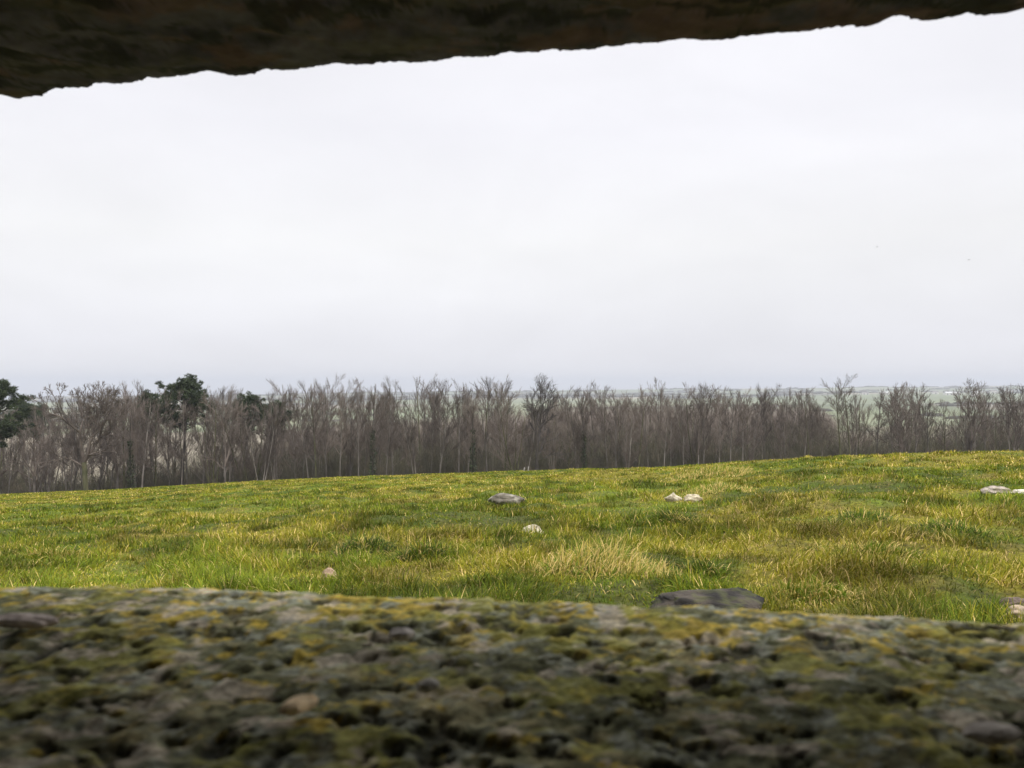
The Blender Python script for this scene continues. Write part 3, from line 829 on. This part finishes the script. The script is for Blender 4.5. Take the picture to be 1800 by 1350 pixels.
# ------------------------------------------------------------------ birds (two specks in the sky)
def bird(u, v, r, label, rz):
    R = Vector(((u - 900) / FPX * r, r, (675 - v) / FPX * r))
    V, F = [], []
    tube(V, F, [Vector((-.17, 0, 0)), Vector((-.1, 0, 0)), Vector((0, 0, 0)), Vector((.1, 0, .01)), Vector((.15, 0, .02)), Vector((.2, 0, .01))], [.012, .03, .05, .035, .03, .006], 8)
    for s in (-1, 1):
        n0 = len(V)
        for (x, y, z, t) in ((-.05, .03, .0, .012), (.07, .03, .0, .012), (.06, .2, .08, .008), (-.04, .2, .08, .008), (-.05, .4, .03, .003), (0.0, .42, .03, .003)):
            V.append((x, y * s, z + t)); V.append((x, y * s, z - t))
        for a, b, c, d in ((0, 2, 4, 6), (6, 4, 10, 8), (1, 7, 5, 3), (7, 9, 11, 5), (0, 6, 7, 1), (6, 8, 9, 7), (8, 10, 11, 9), (2, 3, 5, 4), (4, 5, 11, 10)):
            F.append((n0 + a, n0 + b, n0 + c, n0 + d))
    me = tree_mesh('bird', V, F, M_bark_dark)
    o = obj('bird', me, None, loc=R); o.rotation_euler = (0.1, 0, rz); tag(o, label, 'bird', 'birds high in the sky')
bird(1703, 457, 150, 'tiny dark bird in the sky on the right, the lower and farther right of two', .5)
bird(1542, 434, 190, 'tiny dark bird in the sky, the upper left of two', 2.2)

# ------------------------------------------------------------------ bunker round the camera
bk = empty('bunker', (0, 0, -0.5))
tag(bk, 'rough concrete bunker slit with lichen-covered sill and dark overhanging roof slab', 'bunker')
OFF = np.array([0, 0, 0.5])
def skey(*segs):
    return np.unique(np.concatenate(segs))
def sill():
    xs = skey(np.arange(-1.25, -.55, .012), np.arange(-.55, .55, .0017), np.arange(.55, 1.25, .012))
    # profile parameter: top from y=-.3 to the edge, rounding over, then the outer face
    ts = skey(np.arange(-.35, .12, .015), np.arange(.12, .62, .0017), np.arange(.62, 1.35, .02))
    X, Tt = np.meshgrid(xs, ts)
    edge = 0.487 - 0.164 * X - .095 * X * np.abs(X).clip(0, .5) * np.sign(X) + 0.007 * (fbm(X * 7, X * 0, 171, 4) - .5) * 2      # oblique outer edge
    edge_s = 0.468 - 0.119 * X
    # arc-length: shift so that t=0.468 is the edge everywhere
    y = np.where(Tt < .30, Tt, .30 + (Tt - .30) * (edge - .30) / .168)
    over = np.clip(Tt - .43, 0, None)
    # rounded shoulder: circle radius 0.06 then vertical
    rad = .055; ang = np.clip(over / rad, 0, pi / 2)
    yc = .43 + rad * np.sin(ang); zc = -rad * (1 - np.cos(ang)) - np.clip(over - rad * pi / 2, 0, None)
    ymap = lambda t: np.where(t < .30, t, .30 + (t - .30) * (edge - .30) / .168)
    Y = np.where(Tt < .43, y, ymap(yc))
    Z = -0.1235 + zc
    NZ = np.cos(ang); NY = np.sin(ang)
    px, py = X, np.where(Tt < .43, Y, Tt)
    big = fbm(px * 14, py * 18, 181, 3) - .5
    mid = fbm(px * 70, py * 78, 191, 4, .62)
    wrp = fbm(px * 25, py * 25, 55, 2) - .5
    b1, v1, e1 = cells(px * 75 + wrp * 1.6, py * 80 + wrp, 201)
    b2, v2, e2 = cells(px * 190 + wrp * 2, py * 200, 207)
    D = .007 * big + .0045 * (mid - .5) + .0005 * (v1 - .45) * sstep(0, .28, e1) + .0009 * (v2 - .5) * sstep(0, .3, e2) + .004 * (fbm(px * 120, py * 130, 193, 3, .6) - .5)
    pits = sstep(.60, .70, fbm(px * 75 + 4, py * 88, 211, 4, .6)); D = D - .003 * pits
    D = D * np.where(Tt > .40, .75, .9)
    P = np.stack([X, Y + NY * D, Z + NZ * D], -1)
    # colour: lichens and moss over weathered concrete, with crevice shade and edge light painted in
    base = lerp(np.array([.14, .135, .062]), np.array([.36, .325, .175]), sstep(.3, .7, fbm(px * 40, py * 46, 221, 5, .65)))
    broad = sstep(.42, .60, fbm(px * 9 + 1.3, py * 15 + .4, 237, 3))
    moss = sstep(.47 - .14 * broad, .57 - .12 * broad, fbm(px * 44 + 3 + wrp * 2, py * 56 - wrp, 231, 6, .74))
    hue = vn(px * 150, py * 170, 295)[..., None]; base = base * (1 + np.array([.10, .0, -.12]) * (hue - .5) * 2)
    c = lerp(base, lerp(np.array([.11, .115, .055]), np.array([.20, .20, .10]), v2), moss * .85)
    expo0 = sstep(.34, .46, Tt)
    gr = sstep(.57 - .06 * expo0, .62 - .05 * expo0, fbm(px * 78 + 9, py * 92 + wrp * 3, 241, 5, .72)); c = lerp(c, np.array([.36, .37, .29]), gr * .75)
    expo = sstep(.24, .46, Tt)
    ye = sstep(.66 - .16 * expo, .70 - .13 * expo, fbm(px * 84 + 19 + wrp * 3, py * 96, 251, 5, .72)); c = lerp(c, np.array([.56, .41, .06]), ye * (.85 - .6 * broad * (1 - expo)))
    ol = sstep(.63 - .11 * expo, .68 - .10 * expo, fbm(px * 34 + 39, py * 40, 271, 5, .65)); c = lerp(c, np.array([.36, .34, .06]), ol * .6)
    pk = sstep(.62, .65, fbm(px * 60 + 29, py * 80, 261, 4, .6)); c = lerp(c, np.array([.56, .48, .36]), pk * .8)
    c = c * (0.8 + .4 * v2)[..., None] * (0.94 + .12 * v1)[..., None] * (1.12 - .34 * broad * (1 - .6 * expo))[..., None]
    gap = (1 - sstep(.0, .13, e1)) * sstep(.45, .6, fbm(px * 20, py * 24, 281, 3))
    c = lerp(c, np.array([.045, .042, .032]), np.clip(pits * .75 + gap * .5, 0, .8))  # crevice shadow painted into pits and cell gaps
    c = c * (.86 + .74 * sstep(.30, .47, Tt))[..., None]  # painted light: all colours brighten toward the sky-lit outer edge
    me = np_mesh('sill', P.reshape(-1, 3) + OFF, grid_quads(len(ts), len(xs)), None, c.reshape(-1, 3))
    o = obj('sill', me, M_lichen, bk); o['label'] = 'thick concrete sill blotched with yellow and grey lichen and dark moss'
    return o
sill()
CE_U = np.array([-900, 0, 30, 65, 90, 150, 200, 240, 270, 318, 340, 357, 380, 415, 440, 460, 520, 550, 600, 630, 680, 730, 780, 830, 880, 940, 980, 1040, 1080, 1140, 1210, 1290, 1340, 1400, 1450, 1540, 1565, 1582, 1600, 1650, 1700, 1760, 1800, 2700])
CE_V = np.array([260, 166, 173, 169, 160, 150, 146, 143, 135, 136, 128, 122, 125, 133, 128, 122, 123, 117, 113, 113, 107, 109, 103, 102, 95, 93, 88, 86, 79, 76, 68, 66, 57, 54, 48, 43, 31, 28, 36, 33, 23, 22, 14, -60])
def roof():
    xs = skey(np.arange(-1.3, -.72, .012), np.arange(-.72, .62, .0015), np.arange(.55, 1.3, .012))
    ZC = .26
    # solve the outer edge line: for each x the y at which the ray through the traced row meets z = ZC
    ys = np.linspace(.25, 1.6, 2000)
    edge = np.zeros(len(xs))
    for k, x in enumerate(xs):
        u = 900 + FPX * x / ys; z = (675 - np.interp(u, CE_U, CE_V)) / FPX * ys
        edge[k] = ys[int(np.argmax(z >= ZC))] if (z >= ZC).any() else 1.5
    edge = edge + .008 * (fbm(xs * 70, xs * 0, 5, 5, .75) - .5) * 2
    ts = np.concatenate([np.linspace(0, .5, 30, endpoint=False), np.linspace(.5, 1, 150)])       # underside back to edge
    P = []; C = []
    X, Tn = np.meshgrid(xs, ts)
    Y = -1.45 + (edge[None, :] + 1.45) * Tn
    rel = .022 * (fbm(X * 5, Y * 7, 301, 4, .55) - .5) + .012 * (fbm(X * 22, Y * 34, 305, 4, .6) - .5)
    fade = sstep(0, .05, edge[None, :] - Y)
    Z = ZC + rel * fade + 0.012 * (1 - sstep(0, .02, edge[None, :] - Y)) * 0
    P.append(np.stack([X, Y, Z], -1))
    fs = np.array([.004, .012, .03, .06, .1, .16, .24, .32, .40])
    X2, F2 = np.meshgrid(xs, fs)
    Y2 = edge[None, :] - .004 * (F2 > .3) + .012 * (fbm(X2 * 12, F2 * 12, 311, 3) - .5) * sstep(0, .03, F2) - 0.03 * (1 - np.exp(-F2 * 20)) 
    P.append(np.stack([X2, Y2, ZC + F2], -1))
    bs = np.linspace(0.05, 1, 14)
    X3, B3 = np.meshgrid(xs, bs)
    P.append(np.stack([X3, (edge[None, :] - .04) * (1 - B3) - 1.5 * B3, ZC + .42 + .01 * (fbm(X3 * 9, B3 * 9, 3, 2))], -1))
    P = np.concatenate(P, 0)
    n = len(P); x, y = P[..., 0], P[..., 1] + P[..., 2]
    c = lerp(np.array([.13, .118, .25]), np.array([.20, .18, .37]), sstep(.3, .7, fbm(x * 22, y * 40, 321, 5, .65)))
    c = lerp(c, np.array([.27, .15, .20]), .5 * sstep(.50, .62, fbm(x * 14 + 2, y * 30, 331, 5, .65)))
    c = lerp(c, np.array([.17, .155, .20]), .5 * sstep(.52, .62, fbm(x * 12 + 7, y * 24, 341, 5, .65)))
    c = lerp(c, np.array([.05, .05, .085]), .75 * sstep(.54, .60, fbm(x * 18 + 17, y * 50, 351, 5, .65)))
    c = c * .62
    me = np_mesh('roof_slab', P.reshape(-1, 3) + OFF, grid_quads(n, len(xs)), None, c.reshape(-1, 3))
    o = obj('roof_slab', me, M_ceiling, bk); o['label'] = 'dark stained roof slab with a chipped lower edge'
roof()
M_conc = mat_noise('bunker_concrete', (.10, .095, .09), (.2, .19, .175), 6, bump=(30, .01))
box('side_wall', -1.5, -1.24, -1.5, .42, -.46, .70, M_conc, bk)
box('side_wall', 1.24, 1.5, -1.5, .28, -.46, .70, M_conc, bk)
box('back_wall', -1.5, 1.5, -1.75, -1.502, -.46, 1.3, M_conc, bk)
box('floor', -1.235, 1.235, -1.5, -.36, -.2, .02, M_conc, bk)
box('front_wall', -1.235, 1.235, -.355, .30, -.46, .31, M_conc, bk)

# bits lying on the sill
def sill_bit(name, u, v, size, rot, c1, label, cat, seed, tilt=0.0, ysc=1.0):
    y = .1235 / ((v - 675) / FPX) ; x = (u - 900) / FPX * y
    V, T = ICO; r = 1 + .35 * (fbm(V[:, 0] * 2 + seed, V[:, 1] * 2 + V[:, 2], seed, 3) - .5)
    V = V * r[:, None]
    V = V * np.array(size) * .5
    c, s = cos(tilt), sin(tilt); V = np.stack([V[:, 0] * c - V[:, 2] * s, V[:, 1], V[:, 0] * s + V[:, 2] * c], -1)
    c, s = cos(rot), sin(rot); V = np.stack([V[:, 0] * c - V[:, 1] * s, V[:, 0] * s + V[:, 1] * c, V[:, 2]], -1)
    col = np.array(c1) * (.8 + .4 * fbm(V[:, 0] * 300, V[:, 1] * 300, seed, 2))[:, None]
    o = obj(name, np_mesh(name, V, None, T, col), M_stone, loc=(x, y, -.1235 + size[2] * .5 + .004)); tag(o, label, cat)
sill_bit('stone_chip', 42, 1118, (.030, .012, .007), .5, (.55, .46, .40), 'pale elongated stone chip on the left end of the sill', 'stone chip', 3, tilt=-.15)
sill_bit('dry_leaf_scrap', 527, 1272, (.020, .008, .006), 1.2, (.85, .64, .38), 'small tan dry leaf scrap standing on the lower left of the sill', 'leaf scrap', 5, tilt=-.12)
sill_bit('stone_chip', 705, 1142, (.012, .009, .006), .2, (.60, .54, .48), 'small whitish stone chip beside yellow lichen left of the sill centre', 'stone chip', 7)
sill_bit('stone_chip', 752, 1234, (.009, .006, .005), .3, (.52, .48, .42), 'tiny whitish stone chip in the middle of the sill', 'stone chip', 9)
sill_bit('stone_chip', 1745, 1325, (.020, .012, .006), .2, (.42, .37, .31), 'flat greyish-pink stone chip at the lower right corner of the sill', 'stone chip', 13)

# ------------------------------------------------------------------ haze
def haze():
    m = bpy.data.materials.new('haze_air'); m.use_nodes = True
    n, l = m.node_tree.nodes, m.node_tree.links; n.clear()
    out = n.new('ShaderNodeOutputMaterial'); pv = n.new('ShaderNodeVolumePrincipled')
    pv.inputs['Color'].default_value = (.80, .84, .92, 1); pv.inputs['Density'].default_value = 0.00022; pv.inputs['Anisotropy'].default_value = .2
    l.new(pv.outputs[0], out.inputs['Volume'])
    o = box('haze', -9300, 9300, -9300, 9300, -175, 62, m, None)
    o.data.materials.clear(); o.data.materials.append(m)
    tag(o, 'thin pale winter haze over the far farmland', 'haze', kind='stuff')
haze()
